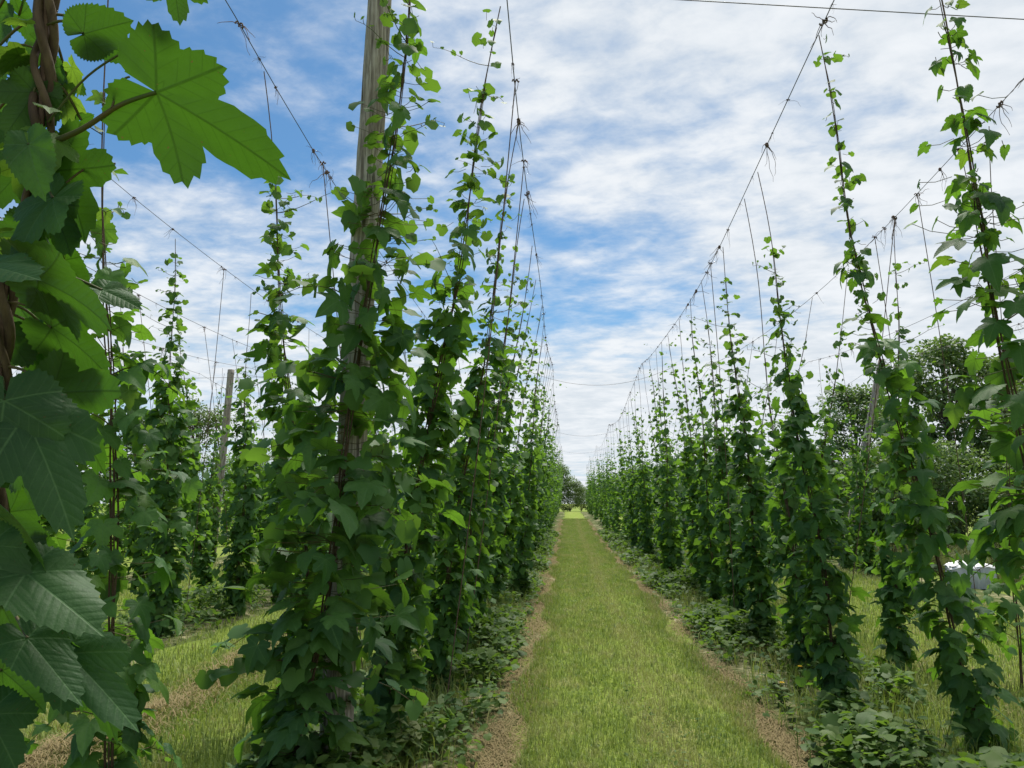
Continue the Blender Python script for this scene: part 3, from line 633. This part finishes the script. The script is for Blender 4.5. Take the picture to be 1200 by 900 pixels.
# ------------------------------------------------------------------ the plant right in front of the lens
LEAVES = [
(-0.535,0.892,2.135, 0.84,0.33,-0.42, -0.04,0.82,0.57, 0.197,0.82,3),
(-0.642,0.890,2.223, 0.96,0.03,0.28, -0.16,0.86,0.48, 0.068,1.10,2),
(-0.511,0.870,2.283, -0.09,0.60,-0.80, -0.24,0.76,0.60, 0.053,1.10,0),
(-0.637,0.919,2.235, 0.83,0.15,-0.54, 0.11,0.90,0.42, 0.053,1.00,2),
(-0.756,0.958,2.257, -0.49,0.10,-0.87, -0.24,0.94,0.25, 0.047,1.00,2),
(-0.828,0.955,2.240, 0.55,0.17,-0.82, 0.16,0.94,0.31, 0.048,1.00,2),
(-0.730,0.924,2.162, -0.53,0.09,-0.84, -0.33,0.89,0.31, 0.070,1.00,1),
(-0.682,0.863,2.052, 0.38,-0.14,-0.91, 0.07,-0.98,0.18, 0.082,0.80,2),
(-0.672,0.903,1.997, -0.43,-0.27,-0.86, -0.21,-0.90,0.38, 0.091,1.00,1),
(-0.717,0.958,2.014, 0.46,0.17,-0.87, 0.22,0.93,0.30, 0.084,0.90,1),
(-0.721,0.970,2.068, 0.53,0.17,-0.83, 0.21,0.92,0.32, 0.124,1.10,0),
(-0.709,0.847,1.887, 0.91,-0.34,-0.22, -0.01,-0.56,0.83, 0.097,1.00,2),
(-0.693,0.918,1.891, 0.92,-0.14,-0.37, 0.35,0.71,0.61, 0.163,0.68,1),
(-0.621,0.945,1.883, 0.91,-0.14,-0.39, 0.20,-0.67,0.71, 0.065,0.80,2),
(-0.703,0.967,1.838, 0.84,0.14,-0.52, 0.24,0.76,0.60, 0.115,1.00,1),
(-0.693,0.962,1.745, 0.62,0.29,-0.73, 0.15,0.86,0.48, 0.128,1.00,0),
(-0.663,0.879,1.705, 0.60,-0.11,-0.79, 0.52,-0.70,0.49, 0.155,0.72,1),
(-0.680,0.865,1.723, 0.16,-0.23,-0.96, 0.51,-0.81,0.29, 0.107,1.00,1),
(-0.759,0.939,1.604, 0.89,-0.03,-0.46, 0.39,0.60,0.70, 0.149,0.70,1),
(-0.656,0.899,1.516, 0.87,-0.20,-0.45, 0.30,-0.52,0.80, 0.129,0.85,2),
(-0.702,0.891,1.549, 0.67,-0.21,-0.71, 0.32,-0.79,0.53, 0.092,0.90,2),
(-0.735,0.961,1.475, 0.54,0.17,-0.83, 0.19,0.93,0.31, 0.074,1.00,1),
(-0.641,0.892,1.442, 0.80,-0.27,-0.54, 0.28,-0.62,0.73, 0.103,0.80,2),
(-0.619,0.938,1.416, 0.81,-0.13,-0.57, 0.23,-0.83,0.51, 0.124,0.60,1),
(-0.628,0.960,1.403, 0.65,0.16,-0.74, 0.22,0.90,0.39, 0.112,0.60,1),
(-0.724,0.965,1.389, 0.79,0.15,-0.60, 0.03,0.96,0.29, 0.078,1.00,1),
(-0.712,0.932,1.344, 0.72,-0.18,-0.67, 0.35,-0.74,0.57, 0.075,1.00,1),
(-0.740,0.964,2.223, 0.54,0.17,-0.82, 0.43,0.79,0.44, 0.060,0.90,2),
(-0.731,0.985,2.222, 0.83,0.15,-0.54, 0.26,0.75,0.61, 0.043,0.90,2),
(-0.697,0.979,2.149, 0.91,-0.00,0.42, -0.32,0.66,0.68, 0.020,1.00,2),
(-0.725,0.973,2.174, -0.38,0.12,-0.92, -0.22,0.95,0.21, 0.034,1.00,2),
(-0.838,1.011,2.200, 0.30,0.17,-0.94, 0.37,0.89,0.28, 0.069,1.00,1),
(-0.827,1.029,2.091, -0.67,0.07,-0.74, -0.28,0.90,0.34, 0.065,1.00,1),
(-0.820,1.029,1.905, 0.66,0.16,-0.73, 0.24,0.88,0.41, 0.079,1.10,1),
(-0.765,1.076,1.823, -0.68,0.07,-0.73, -0.40,0.80,0.44, 0.081,1.10,1),
(-0.812,1.019,1.844, -0.51,0.10,-0.85, -0.39,0.86,0.33, 0.072,1.10,1),
(-0.810,1.066,1.675, 0.57,0.17,-0.80, 0.27,0.89,0.38, 0.091,1.00,1),
(-0.845,1.108,1.587, 0.63,0.17,-0.76, 0.13,0.94,0.32, 0.085,1.10,1),
(-0.807,1.120,1.523, 0.44,0.17,-0.88, 0.05,0.98,0.22, 0.085,1.00,1),
(-0.825,1.102,1.438, 0.64,0.17,-0.75, 0.16,0.93,0.34, 0.097,1.00,1),
(-0.758,1.043,1.842, 0.54,0.17,-0.82, 0.30,0.88,0.38, 0.095,1.10,1),
(-0.802,1.044,2.008, -0.46,0.11,-0.88, -0.37,0.88,0.30, 0.073,1.00,1),
(-0.724,1.009,1.948, 0.70,0.16,-0.70, 0.23,0.87,0.43, 0.066,1.00,2),
(-0.821,0.992,2.330, 0.81,0.15,-0.57, 0.31,0.72,0.63, 0.051,0.90,1),
(-0.856,0.989,2.334, 0.47,0.17,-0.86, 0.24,0.92,0.31, 0.056,1.00,1),
(-0.854,0.988,2.147, 0.66,0.16,-0.73, 0.49,-0.83,0.26, 0.071,1.00,1),
]
def front_plant():
    rg = np.random.default_rng(5); b = Vector((-0.86, 1.06, 0))
    root = empty('hop_plant', b, "large hop plant close up at the picture's edge, big backlit lobed leaves", 'hop plant', 'hop plants close to the camera along the rows')
    B = np.array(b)
    def sm(pts, n=40):
        P = np.array(pts, float); t = np.linspace(0, 1, len(P)); s = np.linspace(0, 1, n)
        Q = np.stack([np.interp(s, t, P[:, i]) for i in range(3)], 1)
        for _ in range(6): Q[1:-1] = (Q[:-2] + 2 * Q[1:-1] + Q[2:]) / 4
        return Q - B
    STEM = [(-.60, .95, 5.3), (-.66, .93, 3.4), (-.713, .903, 2.365), (-.722, .925, 2.224), (-.721, .932, 2.113), (-.739, .961, 1.988), (-.781, .971, 1.906),
            (-.781, .977, 1.798), (-.789, 1.003, 1.635), (-.781, 1.008, 1.474), (-.80, 1.03, 1.0), (-.84, 1.05, .4), (-.86, 1.06, 0)]
    Q = sm(STEM, 110); n = len(Q); g = Geo(); s = np.linspace(0, 1, n)
    for q, (r, off) in enumerate(((.0068, .010), (.0060, .011), (.0052, .012))):
        ph = q * 2.1 + s * 46; g.tube(Q + np.stack([np.cos(ph), np.sin(ph), 0 * ph], 1) * off, r, 8)
    obj('bine', g.mesh('bine', M['bine']), root)
    obj('twine', line_mesh('twine', Q, .0045, M['twine'], 6), root)
    g = Geo()
    g.tube(sm([(-.715, .936, 2.090), (-.690, .928, 2.092), (-.647, .919, 2.103), (-.589, .899, 2.125), (-.535, .892, 2.135)], 24), np.linspace(.0048, .0026, 24), 7)
    stem = np.array(STEM)
    tipw = Q + B
    for (x, y, z, a, bb, c, nx, ny, nz, L, w, k) in LEAVES[1:]:
        p = np.array((x, y, z)); i = np.argmin(np.abs(tipw[:, 2] - (z + .04)) + .2 * np.linalg.norm(tipw - p, axis=1)); q = tipw[i]
        m = (p + q) / 2 + np.array([0, 0, .018]); g.tube(sm([q, m, p], 10), .0021, 5)
    for (a, c) in (((-.71, .93, 2.12), (-.60, .905, 2.20)), ((-.70, .95, 2.03), (-.64, .98, 2.08)), ((-.72, .93, 2.22), (-.80, .93, 2.23)), ((-.60, .90, 2.12), (-.585, .91, 2.17))):
        d = np.array(c) - np.array(a); g.tube(sm([a, np.array(a) + d * .5 + np.array([0, 0, .02]), c], 10), .0016, 5)
    obj('leaf_stalks', g.mesh('leaf_stalks', M['stalk']), root)['kind'] = 'stuff'
    T = np.array(LEAVES); A = frames(T[:, 3:6], T[:, 6:9])
    for i in range(len(T)):
        m = A[i] * T[i, 9]; m[:, 0] *= T[i, 10]
        o = obj('leaf', HERO[int(T[i, 11])][i % 2], root); mm = Matrix(m.tolist()).to_4x4(); mm.translation = (T[i, :3] - B).tolist(); o.matrix_basis = mm
    for i in range(34):                                   # small young leaves by the joints, and the leaves below and above
        if i < 14: h = rg.uniform(1.95, 2.28); sz = rg.uniform(.03, .055)
        elif i < 27: h = rg.uniform(.35, 1.28); sz = rg.uniform(.10, .15)
        else: h = rg.uniform(2.5, 3.3); sz = rg.uniform(.08, .13)
        j = np.argmin(np.abs(tipw[:, 2] - h)); az = rg.uniform(0, 6.28)
        if i >= 27: az = rg.uniform(2.2, 4.2)
        o_ = np.array([math.cos(az), math.sin(az), 0]); p = Q[j] + o_ * (.035 if i < 14 else .10); d = rg.uniform(.2, 1.1)
        t = o_ * math.cos(d) - np.array([0, 0, math.sin(d)]); nn = o_ * math.sin(d) + np.array([0, 0, math.cos(d)])
        m = frames(t[None], nn[None])[0] * sz; o = obj('leaf', (YOUNG[i % 3][i % 4] if i < 14 else HERO[i % 2][0]), root)
        mm = Matrix(m.tolist()).to_4x4(); mm.translation = p.tolist(); o.matrix_basis = mm
front_plant()

# ------------------------------------------------------------------ weeds under the rows
def ground_cover(name, x0, x1, y0, y1, n, hmax, size, seed, mat, label, shapes=OVAL, clump=.35):
    rg = np.random.default_rng(seed)
    y = y0 + (y1 - y0) * rg.random(n * 3) ** 1.7; x = rg.uniform(x0, x1, n * 3)
    dens = .5 + .5 * np.sin(x * 5.1 + 1.3 * np.sin(y * 2.3)) * np.sin(y * 3.7 + seed) + .35 * np.sin(y * 1.1 + x * 2)
    mid = 1 - np.abs((x - (x0 + x1) / 2) / ((x1 - x0) / 2)) ** 3
    keep = np.where(rg.random(n * 3) < np.clip(dens, .04, 1) ** 1.6 * mid)[0][:n]; x, y, mid = x[keep], y[keep], mid[keep]; n = len(x)
    hh = hmax * (.35 + .65 * np.clip(dens[keep], 0, 1)) * (.4 + .6 * mid)
    z = gzv(y) + rg.random(n) ** .8 * hh + .02
    az = rg.uniform(0, 2 * math.pi, n); d = rg.uniform(-.5, .7, n); o = np.stack([np.cos(az), np.sin(az), 0 * az], 1)
    tip = o * np.cos(d)[:, None] - np.array([0, 0, 1.0]) * np.sin(d)[:, None]; nr = np.array([0, 0, 1.0]) + rg.normal(0, .3, (n, 3))
    s = size * (.35 + .85 * rg.random(n) ** 1.6) * (.75 + .5 * np.clip(dens[keep], 0, 1)) * (1 + .02 * y)
    V, F, U = scatter(shapes, np.stack([x, y, z], 1), tip, nr, s, rg)
    return tag(obj(name, np_mesh(name, V, F, mat, uv=U)), label, 'undergrowth', None, 'stuff')
ground_cover('undergrowth', -1.95, -0.47, 3.2, 40, 25000, .34, .058, 1, M['weed'], "low weeds crowding under the pole-side hop row", OVAL + MID)
ground_cover('undergrowth', 1.43, 2.85, 3.2, 40, 22000, .34, .058, 2, M['weed'], "low weeds crowding under the hop row across the path", OVAL + MID)
ground_cover('undergrowth', -6.2, -4.5, 6.5, 45, 13000, .40, .085, 3, M['weed'], "low weeds under the second hop row beyond the mown strip")
ground_cover('undergrowth', 6.5, 8.2, 18, 50, 5000, .4, .085, 4, M['weed'], "low weeds under the outer hop row by the trees")

# ------------------------------------------------------------------ grass and clippings
def blades(name, fx, y0, y1, n, h, w, seed, mat, label, cat='grass', flat=0.0, pw=2.2, patch=0.0, mound=None):
    """curved grass blades, three triangles each, denser towards y0"""
    rg = np.random.default_rng(seed); y = y0 + (y1 - y0) * rg.random(n) ** pw; x = fx(rg, y)
    if patch:
        k = rg.random(n) < np.clip(.5 + patch * np.sin(x * 4.3 + 2 * np.sin(y * .9)) * np.sin(y * 1.7 + 1.1 * x), .05, 1); x, y = x[k], y[k]; n = len(x)
    sc = (1 + .055 * (y - y0)); H = h * rg.uniform(.45, 1.25, n) * (1 + .008 * (y - y0)); wd = w * sc * rg.uniform(.7, 1.3, n)
    az = rg.uniform(0, 2 * math.pi, n); b = np.stack([x, y, gzv(y) + .01], 1)
    if mound: b[:, 2] += mound[2] * np.exp(-((x - mound[0] - .12 * np.sin(y * 1.3)) / mound[1]) ** 2) * (.75 + .35 * np.sin(y * 2.7)) * rg.random(n) ** .35
    o = np.stack([np.cos(az), np.sin(az), 0 * az], 1); sd = np.stack([-np.sin(az), np.cos(az), 0 * az], 1) * wd[:, None]
    lean = rg.uniform(.1, .9, n) + flat; up = np.array([0, 0, 1.0])
    m = b + o * (H * lean * .35)[:, None] + up * (H * np.maximum(.04, .62 - .5 * flat))[:, None]
    t = b + o * (H * lean)[:, None] + up * (H * np.maximum(.05, (1 - .35 * lean) - .75 * flat))[:, None]
    V = np.stack([b - sd, b + sd, m - sd * .8, m + sd * .8, t], 1).reshape(-1, 3)
    F = (np.array([[0, 1, 3], [0, 3, 2], [2, 3, 4]])[None] + (np.arange(n) * 5)[:, None, None]).reshape(-1, 3)
    return tag(obj(name, np_mesh(name, V, F, mat, smooth=False)), label, cat, None, 'stuff')
uni = lambda a, b: (lambda rg, y: rg.uniform(a, b, len(y)))
nrm_ = lambda c, s: (lambda rg, y: c + rg.normal(0, 1, len(y)) * s)
def either(*cs):
    def f(rg, y):
        k = rg.integers(0, len(cs), len(y)); return np.choose(k, [c + rg.normal(0, 1, len(y)) * s for c, s in cs])
    return f
blades('grass', lambda rg, y: .49 + rg.uniform(-1, 1, len(y)) * (.86 + .09 * np.sin(y * 1.1) + .06 * np.sin(y * 2.9 + 1)), 3.6, 60, 180000, .075, .0021, 1, M['grass'], "short mown green grass on the path between the rows")
blades('grass', either((-3.2, .75), (-3.2, .8), (-7.8, .8)), 4.0, 50, 130000, .085, .0030, 2, M['grass'], "mown grass on the strips between the hop rows beyond the pole")
blades('grass', uni(2.75, 6.6), 4.5, 40, 75000, .10, .0032, 3, M['grass'], "rough grass in the clearing beside the grey box")
blades('tall_grass', lambda rg, y: rg.uniform(8.3, 13.0, len(y)), 12.5, 34, 22000, .62, .006, 4, M['tall_grass'], "tall uncut grass behind the grey box", pw=1.2)
blades('dry_clippings', either((-.47, .12), (1.42, .09)), 3.4, 60, 80000, .085, .0026, 5, M['straw'], "dry pale clippings littering both edges of the path", 'clippings', .75, patch=.55)
blades('dry_clippings', nrm_(.55, .5), 3.6, 55, 9000, .07, .0022, 8, M['straw'], "scattered dry clippings on the path grass", 'clippings', .8, patch=.9)
blades('dry_clippings', nrm_(-3.15, .20), 4.2, 40, 13000, .13, .0030, 6, M['straw'], "windrow of dry mown hay on the strip beyond the thick pole", 'clippings', .6, mound=(-3.15, .22, .13))
blades('dry_clippings', either((4.4, .5), (3.5, .2)), 5.5, 26, 9000, .10, .0028, 7, M['straw'], "dry clippings on the rough clearing grass", 'clippings', .75, patch=.9)

blades('grass', either((-1.15, .2), (2.1, .25), (2.8, .3)), 3.6, 30, 24000, .20, .0030, 12, M['grass'], "loose tall grass among the weeds under the path rows")
ground_cover('clover_patches', -.3, 1.3, 3.6, 20, 2600, .05, .030, 21, M['weed'], "small clover leaves dotted through the mown path grass")
# countable weeds at the row feet
def weed(x, y, seed, label, n=26, h=.30, size=.075, flower=None, mat='weed', group=None):
    rg = np.random.default_rng(seed); root = empty('weed_plant' if not flower else 'dandelion', (x, y, gz(x, y) + .01), label, 'weed' if not flower else 'flower', group)
    g = Geo(); pos, tip, nr, sz = [], [], [], []
    for s_ in range(max(3, n // 7)):
        az = rg.uniform(0, 6.28); L = h * rg.uniform(.6, 1.1); t = np.linspace(0, 1, 6); o = np.array([math.cos(az), math.sin(az), 0]); sp = rg.uniform(.1, .55) * h
        q = o * (sp * t ** 1.4)[:, None] + np.array([0, 0, 1.0]) * (L * t)[:, None]; g.tube(q, np.linspace(.0035, .0018, 6), 4)
        for e in range(1, 6):
            for sg in (0, 1):
                a2 = e * 1.57 + sg * math.pi + rg.normal(0, .4); d = rg.uniform(-.3, .5); o2 = np.array([math.cos(a2), math.sin(a2), 0])
                pos.append(q[e]); tip.append(o2 * math.cos(d) - np.array([0, 0, math.sin(d)])); nr.append(np.array([0, 0, 1.0]) + rg.normal(0, .2, 3)); sz.append(size * rg.uniform(.5, 1.2))
    obj('stem', g.mesh('stem', M['stalk']), root)
    A = frames(np.array(tip), np.array(nr)) * np.array(sz)[:, None, None]; me = WEEDLEAF[mat]
    for i in range(len(pos)):
        o = obj('leaf', me[i % len(me)], root); m = Matrix(A[i].tolist()).to_4x4(); m.translation = pos[i].tolist(); o.matrix_basis = m
    if flower:
        g = Geo(); g.tube(np.array([[0, 0, 0], [.01, 0, h * .6], [.015, .01, h * 1.15]]), .003, 5); obj('flower_stem', g.mesh('flower_stem', M['stalk']), root)
        VV, FF = [], []; k = 0
        for i in range(30):
            a = i * 2.4; r = .026 * math.sqrt((i + 2) / 30); c, s = math.cos(a), math.sin(a)
            VV += [(c * .004 - s * .004, s * .004 + c * .004, .004), (c * .004 + s * .004, s * .004 - c * .004, .004), (c * r, s * r, .012 - .3 * r)]; FF.append((k, k + 1, k + 2)); k += 3
        obj('flower_head', np_mesh('flower_head', np.array(VV), np.array(FF), M['yellow'], smooth=False), root, (.015, .01, h * 1.15))
    return root
M['yellow'] = simple_mat('yellow_petal', (0.65, 0.42, 0.02), (0.80, 0.55, 0.03), 60)
M['wither'] = leaf_material('pale_weed_leaf', (0.09, 0.15, 0.04), (0.17, 0.20, 0.07), (0.22, 0.3, 0.05))
WEEDLEAF = {}
for k in ('weed', 'wither'):
    WEEDLEAF[k] = [np_mesh('leaf', *leaf_shape(15, 2, 2, w, 700 + int(w * 10), .05, .8)[:2], M[k]) for w in (.75, .95)]
weed(-.98, 4.75, 1, "pale leafy weed at the foot of the thick pole plant by the path", 38, .36, .085, mat='wither')
weed(-1.15, 4.40, 2, "pale weed clump tucked under the lush pole plant", 30, .30, .085, mat='wither')
weed(-.80, 5.7, 3, "green weed spreading onto dry litter at the pole-side path edge", 28, .30, .08)
weed(-.78, 7.1, 4, "taller green weed in front of the dense dark third hop plant", 24, .38, .07)
weed(2.15, 4.9, 5, "light green upright weed before the leaning hop plant across the path", 34, .42, .08)
weed(2.45, 4.5, 6, "broad weed clump at the lower corner across the path", 36, .32, .075)
weed(1.85, 5.5, 7, "dark low weed at the foot of the second hop column across the path", 34, .28, .07)
weed(3.35, 5.9, 8, "green weed in rough grass behind the leaning hop plant", 26, .34, .08)
weed(1.78, 7.1, 9, "small pale weed beneath the third hop column across the path", 22, .26, .07, mat='wither')
weed(1.66, 6.45, 10, "yellow dandelion flower at the path edge, lower of the two", 12, .16, .06, True)
weed(1.92, 6.85, 11, "yellow dandelion flower among weeds, the one further from the path", 12, .20, .06, True)

# ------------------------------------------------------------------ the grey box in the clearing
def grey_box():
    root = empty('storage_box', (7.75, 15.7, 0.0), "weathered pale grey box with crumpled white top in long grass", 'box'); root.rotation_euler = (0, 0, R(-14))
    rg = np.random.default_rng(8); w, d, h, n = .37, .29, .41, 10
    V, F = [], []
    def face(fn):
        k = len(V)
        for i in range(n):
            for j in range(n): V.append(fn(i / (n - 1) * 2 - 1, j / (n - 1)))
        for i in range(n - 1):
            for j in range(n - 1): a = k + i * n + j; F.extend([(a, a + n, a + n + 1), (a, a + n + 1, a + 1)])
    bu = lambda a, b: .028 * (1 - a * a) * math.sin(math.pi * b) + .008 * math.sin(9 * a + 4 * b)
    face(lambda a, b: (a * w, -d - bu(a, b), b * h)); face(lambda a, b: (-a * w, d + bu(a, b), b * h))
    face(lambda a, b: (w + bu(a, b), a * d, b * h)); face(lambda a, b: (-w - bu(a, b), -a * d, b * h))
    me = np_mesh('body', np.array(V), np.array(F), simple_mat('grey_weathered_plastic', (0.34, 0.37, 0.41), (0.52, 0.55, 0.58), 5, (3, 3, .5), .7)); obj('body', me, root)
    V, F = [], []; n = 18
    for i in range(n):
        for j in range(n):
            a, b = i / (n - 1) * 2 - 1, j / (n - 1) * 2 - 1; edge = max(abs(a), abs(b))
            z = h + .012 + .10 * math.exp(-((a + .25) / .38) ** 2 - (b / .5) ** 2) + .022 * math.sin(6 * a + 3 * b) + rg.normal(0, .009) + .03 * math.exp(-((a - .5) / .2) ** 2)
            if edge > .93: z -= .045
            V.append((a * w * 1.06, b * d * 1.08, z))
    for i in range(n - 1):
        for j in range(n - 1): a = i * n + j; F.extend([(a, a + n, a + n + 1), (a, a + n + 1, a + 1)])
    obj('crumpled_top', np_mesh('crumpled_top', np.array(V), np.array(F), simple_mat('white_sheet', (0.62, 0.63, 0.65), (0.80, 0.80, 0.80), 6), smooth=False), root)
    g = Geo(); g.tube(np.array([(.16, -d * 1.1, h + .03), (.17, -.1, h + .075), (.20, .1, h + .08), (.21, d * 1.1, h + .03)]), .014, 6); obj('strap', g.mesh('strap', simple_mat('dark_strap', (.02, .02, .022), (.04, .04, .045))), root)
grey_box()

# ------------------------------------------------------------------ trees and bushes
def tree_meshes(seed, h, r, trunk_h, nclump, per, leaf, mat, bushy=False):
    rg = np.random.default_rng(seed); g = Geo(); tips = []
    t = np.linspace(0, 1, 9); wob = rg.normal(0, .05 * r, (9, 2)).cumsum(0) * .5
    if not bushy:
        tr = np.stack([wob[:, 0], wob[:, 1], h * .86 * t], 1); g.tube(tr, .035 * h * (1 - .86 * t) * .55 + .012, 8)
    for i in range(nclump):
        f = rg.uniform(0, 1) ** .8; z = trunk_h + (h - trunk_h) * f; az = rg.uniform(0, 6.28)
        prof = (math.sin(math.pi * (.12 + .80 * f)) ** .7) * rg.uniform(.45, 1.0)
        c = np.array([math.cos(az) * r * prof, math.sin(az) * r * prof, z]); tips.append(c)
        s = np.array([0, 0, 0.0]) if bushy else np.array([np.interp(z * .7, tr[:, 2], tr[:, 0]), np.interp(z * .7, tr[:, 2], tr[:, 1]), min(z * .7, h * .8)])
        q = np.linspace(0, 1, 6)[:, None]; P = s * (1 - q) + c * q; P[:, 2:] += .12 * r * np.sin(q * 3.1) * (1 if not bushy else .5); g.tube(P, np.linspace(.0055 * h * .55, .004, 6), 4)
    tips = np.array(tips); cs = rg.uniform(.16, .34, nclump) * r
    n = nclump * per; ci = rg.integers(0, nclump, n); v = rg.normal(0, 1, (n, 3)); v /= np.linalg.norm(v, axis=1)[:, None]; rad = rg.random(n) ** .45
    pos = tips[ci] + v * (rad * cs[ci])[:, None] * np.array([1.15, 1.15, .75])
    pos[:, 2] = np.maximum(pos[:, 2], .05 + .3 * rg.random(n))
    tip = v + rg.normal(0, .5, (n, 3)) - np.array([0, 0, .45]); nr = np.array([0, 0, .9]) + v * .5 + rg.normal(0, .45, (n, 3))
    V, F, U = scatter([OVAL[0][:2] + (OVAL[0][2],)], pos, tip, nr, leaf * rg.uniform(.6, 1.3, n), rg, np.full(n, 1.3))
    return g.mesh('trunk', M['bark']), np_mesh('crown', V, F, M[mat], uv=U)
TREES = {k: [tree_meshes(*a) for a in v] for k, v in dict(
    tall=[(1, 7.0, 2.2, .8, 80, 190, .14, 'tree'), (2, 7.4, 2.4, .8, 84, 190, .14, 'tree')],
    bush=[(3, 3.2, 1.7, .2, 46, 150, .10, 'tree', True), (4, 2.7, 1.5, .15, 42, 150, .10, 'tree', True)],
    pale=[(5, 3.0, 1.6, .2, 46, 150, .10, 'willow', True), (6, 6.0, 2.2, .5, 56, 150, .12, 'willow')]).items()}
def tree(kind, v, x, y, s, label, name, cat, group=None, rz=None):
    o = empty(name, (x, y, gz(x, y)), label, cat, group); t, c = TREES[kind][v]
    a = obj('trunk', t, o); b = obj('crown', c, o); b['kind'] = 'stuff' if False else 'thing'
    del b['kind']
    o.rotation_euler = (0, 0, rz if rz is not None else (x * 3.7 + y) % 6.28); o.scale = (s, s, s); return o
tree('tall', 0, 13.0, 27.0, 1.0, "dark rounded tree rising above the bushes beside the leaning pole", 'broadleaf_tree', 'tree')
tree('tall', 1, 16.6, 28.5, .92, "second dark tree behind the rounded one, partly hidden by hop leaves", 'broadleaf_tree', 'tree')
tree('pale', 1, 17.0, 24.0, 1.05, "pale yellow green tree at the clearing's outer edge", 'broadleaf_tree', 'tree')
tree('tall', 1, 11.4, 30.5, .80, "narrower dark tree overlapping the rounded tree beside the leaning pole", 'broadleaf_tree', 'tree')
tree('pale', 1, 14.8, 24.5, .9, "light green tree between the dark trees and the clearing", 'broadleaf_tree', 'tree')
tree('pale', 1, 12.8, 40.0, .62, "pale green small tree behind the outer hop row", 'broadleaf_tree', 'tree')
for k, (kd, v, x, y, s) in enumerate((('bush', 0, 10.6, 22.6, 1.0), ('bush', 1, 12.6, 21.4, 1.1), ('bush', 0, 14.6, 21.0, 1.1), ('pale', 0, 9.6, 26.0, 1.1), ('bush', 1, 11.4, 26.5, 1.25), ('pale', 0, 11.0, 31.0, 1.1),
                                      ('bush', 0, 10.8, 36.0, 1.1), ('bush', 0, 16.6, 20.5, 1.15), ('bush', 1, 18.6, 22, 1.2), ('pale', 0, 8.9, 30, .9), ('bush', 0, 10.2, 45, 1.2), ('bush', 1, 11, 55, 1.3))):
    lab = {0: "dark bush closest to the foot of the leaning pole", 1: "dark bush below the rounded tree, straight behind the grey box", 2: "dark bush in deep shade beyond the grey box and tall grass",
           3: "pale green bush beside the leaning pole's lower half", 4: "larger dark bush filling the gap under the rounded tree", 7: "dark bush across the clearing where the tall grass ends", 8: "outermost dark bush under the pale yellow green tree"}.get(k)
    tree(kd, v, x, y, s, lab or ("pale green bush" if kd == 'pale' else "dark green bush") + " further back along the thicket behind the outer hop row", 'bush', 'bush', ('pale' if kd == 'pale' else 'dark') + ' bushes of the thicket')
tree('pale', 1, -16.6, 33.0, .98, "bushy yellow green tree behind the large foreground leaves and far rows", 'broadleaf_tree', 'tree')
tree('tall', 1, -20.5, 36.0, .78, "dark tree beside the yellow green one behind the far rows", 'broadleaf_tree', 'tree')
for k, (x, s) in enumerate(((-6.0, 1.7), (-3.8, 1.9), (-1.6, 1.75), (.2, 1.25), (1.6, .95), (3.0, 1.0), (4.6, 1.2), (6.4, 1.5), (9, 1.7), (-9, 1.9), (-13, 2.1), (-18, 2.0), (-24, 2.2), (-31, 2.4), (-39, 2.4), (13, 1.9), (18, 2.2), (25, 2.3))):
    tree('bush' if k % 3 else 'pale', k % 2 if k % 3 else 0, x, 89.5 + (k * 3.7) % 5, s * .95, "bushy tree in the tree line closing the far end of the yard", 'broadleaf_tree', 'tree', 'trees at the far end of the yard')
print('plants', COUNT[0], 'objects', len(bpy.data.objects))
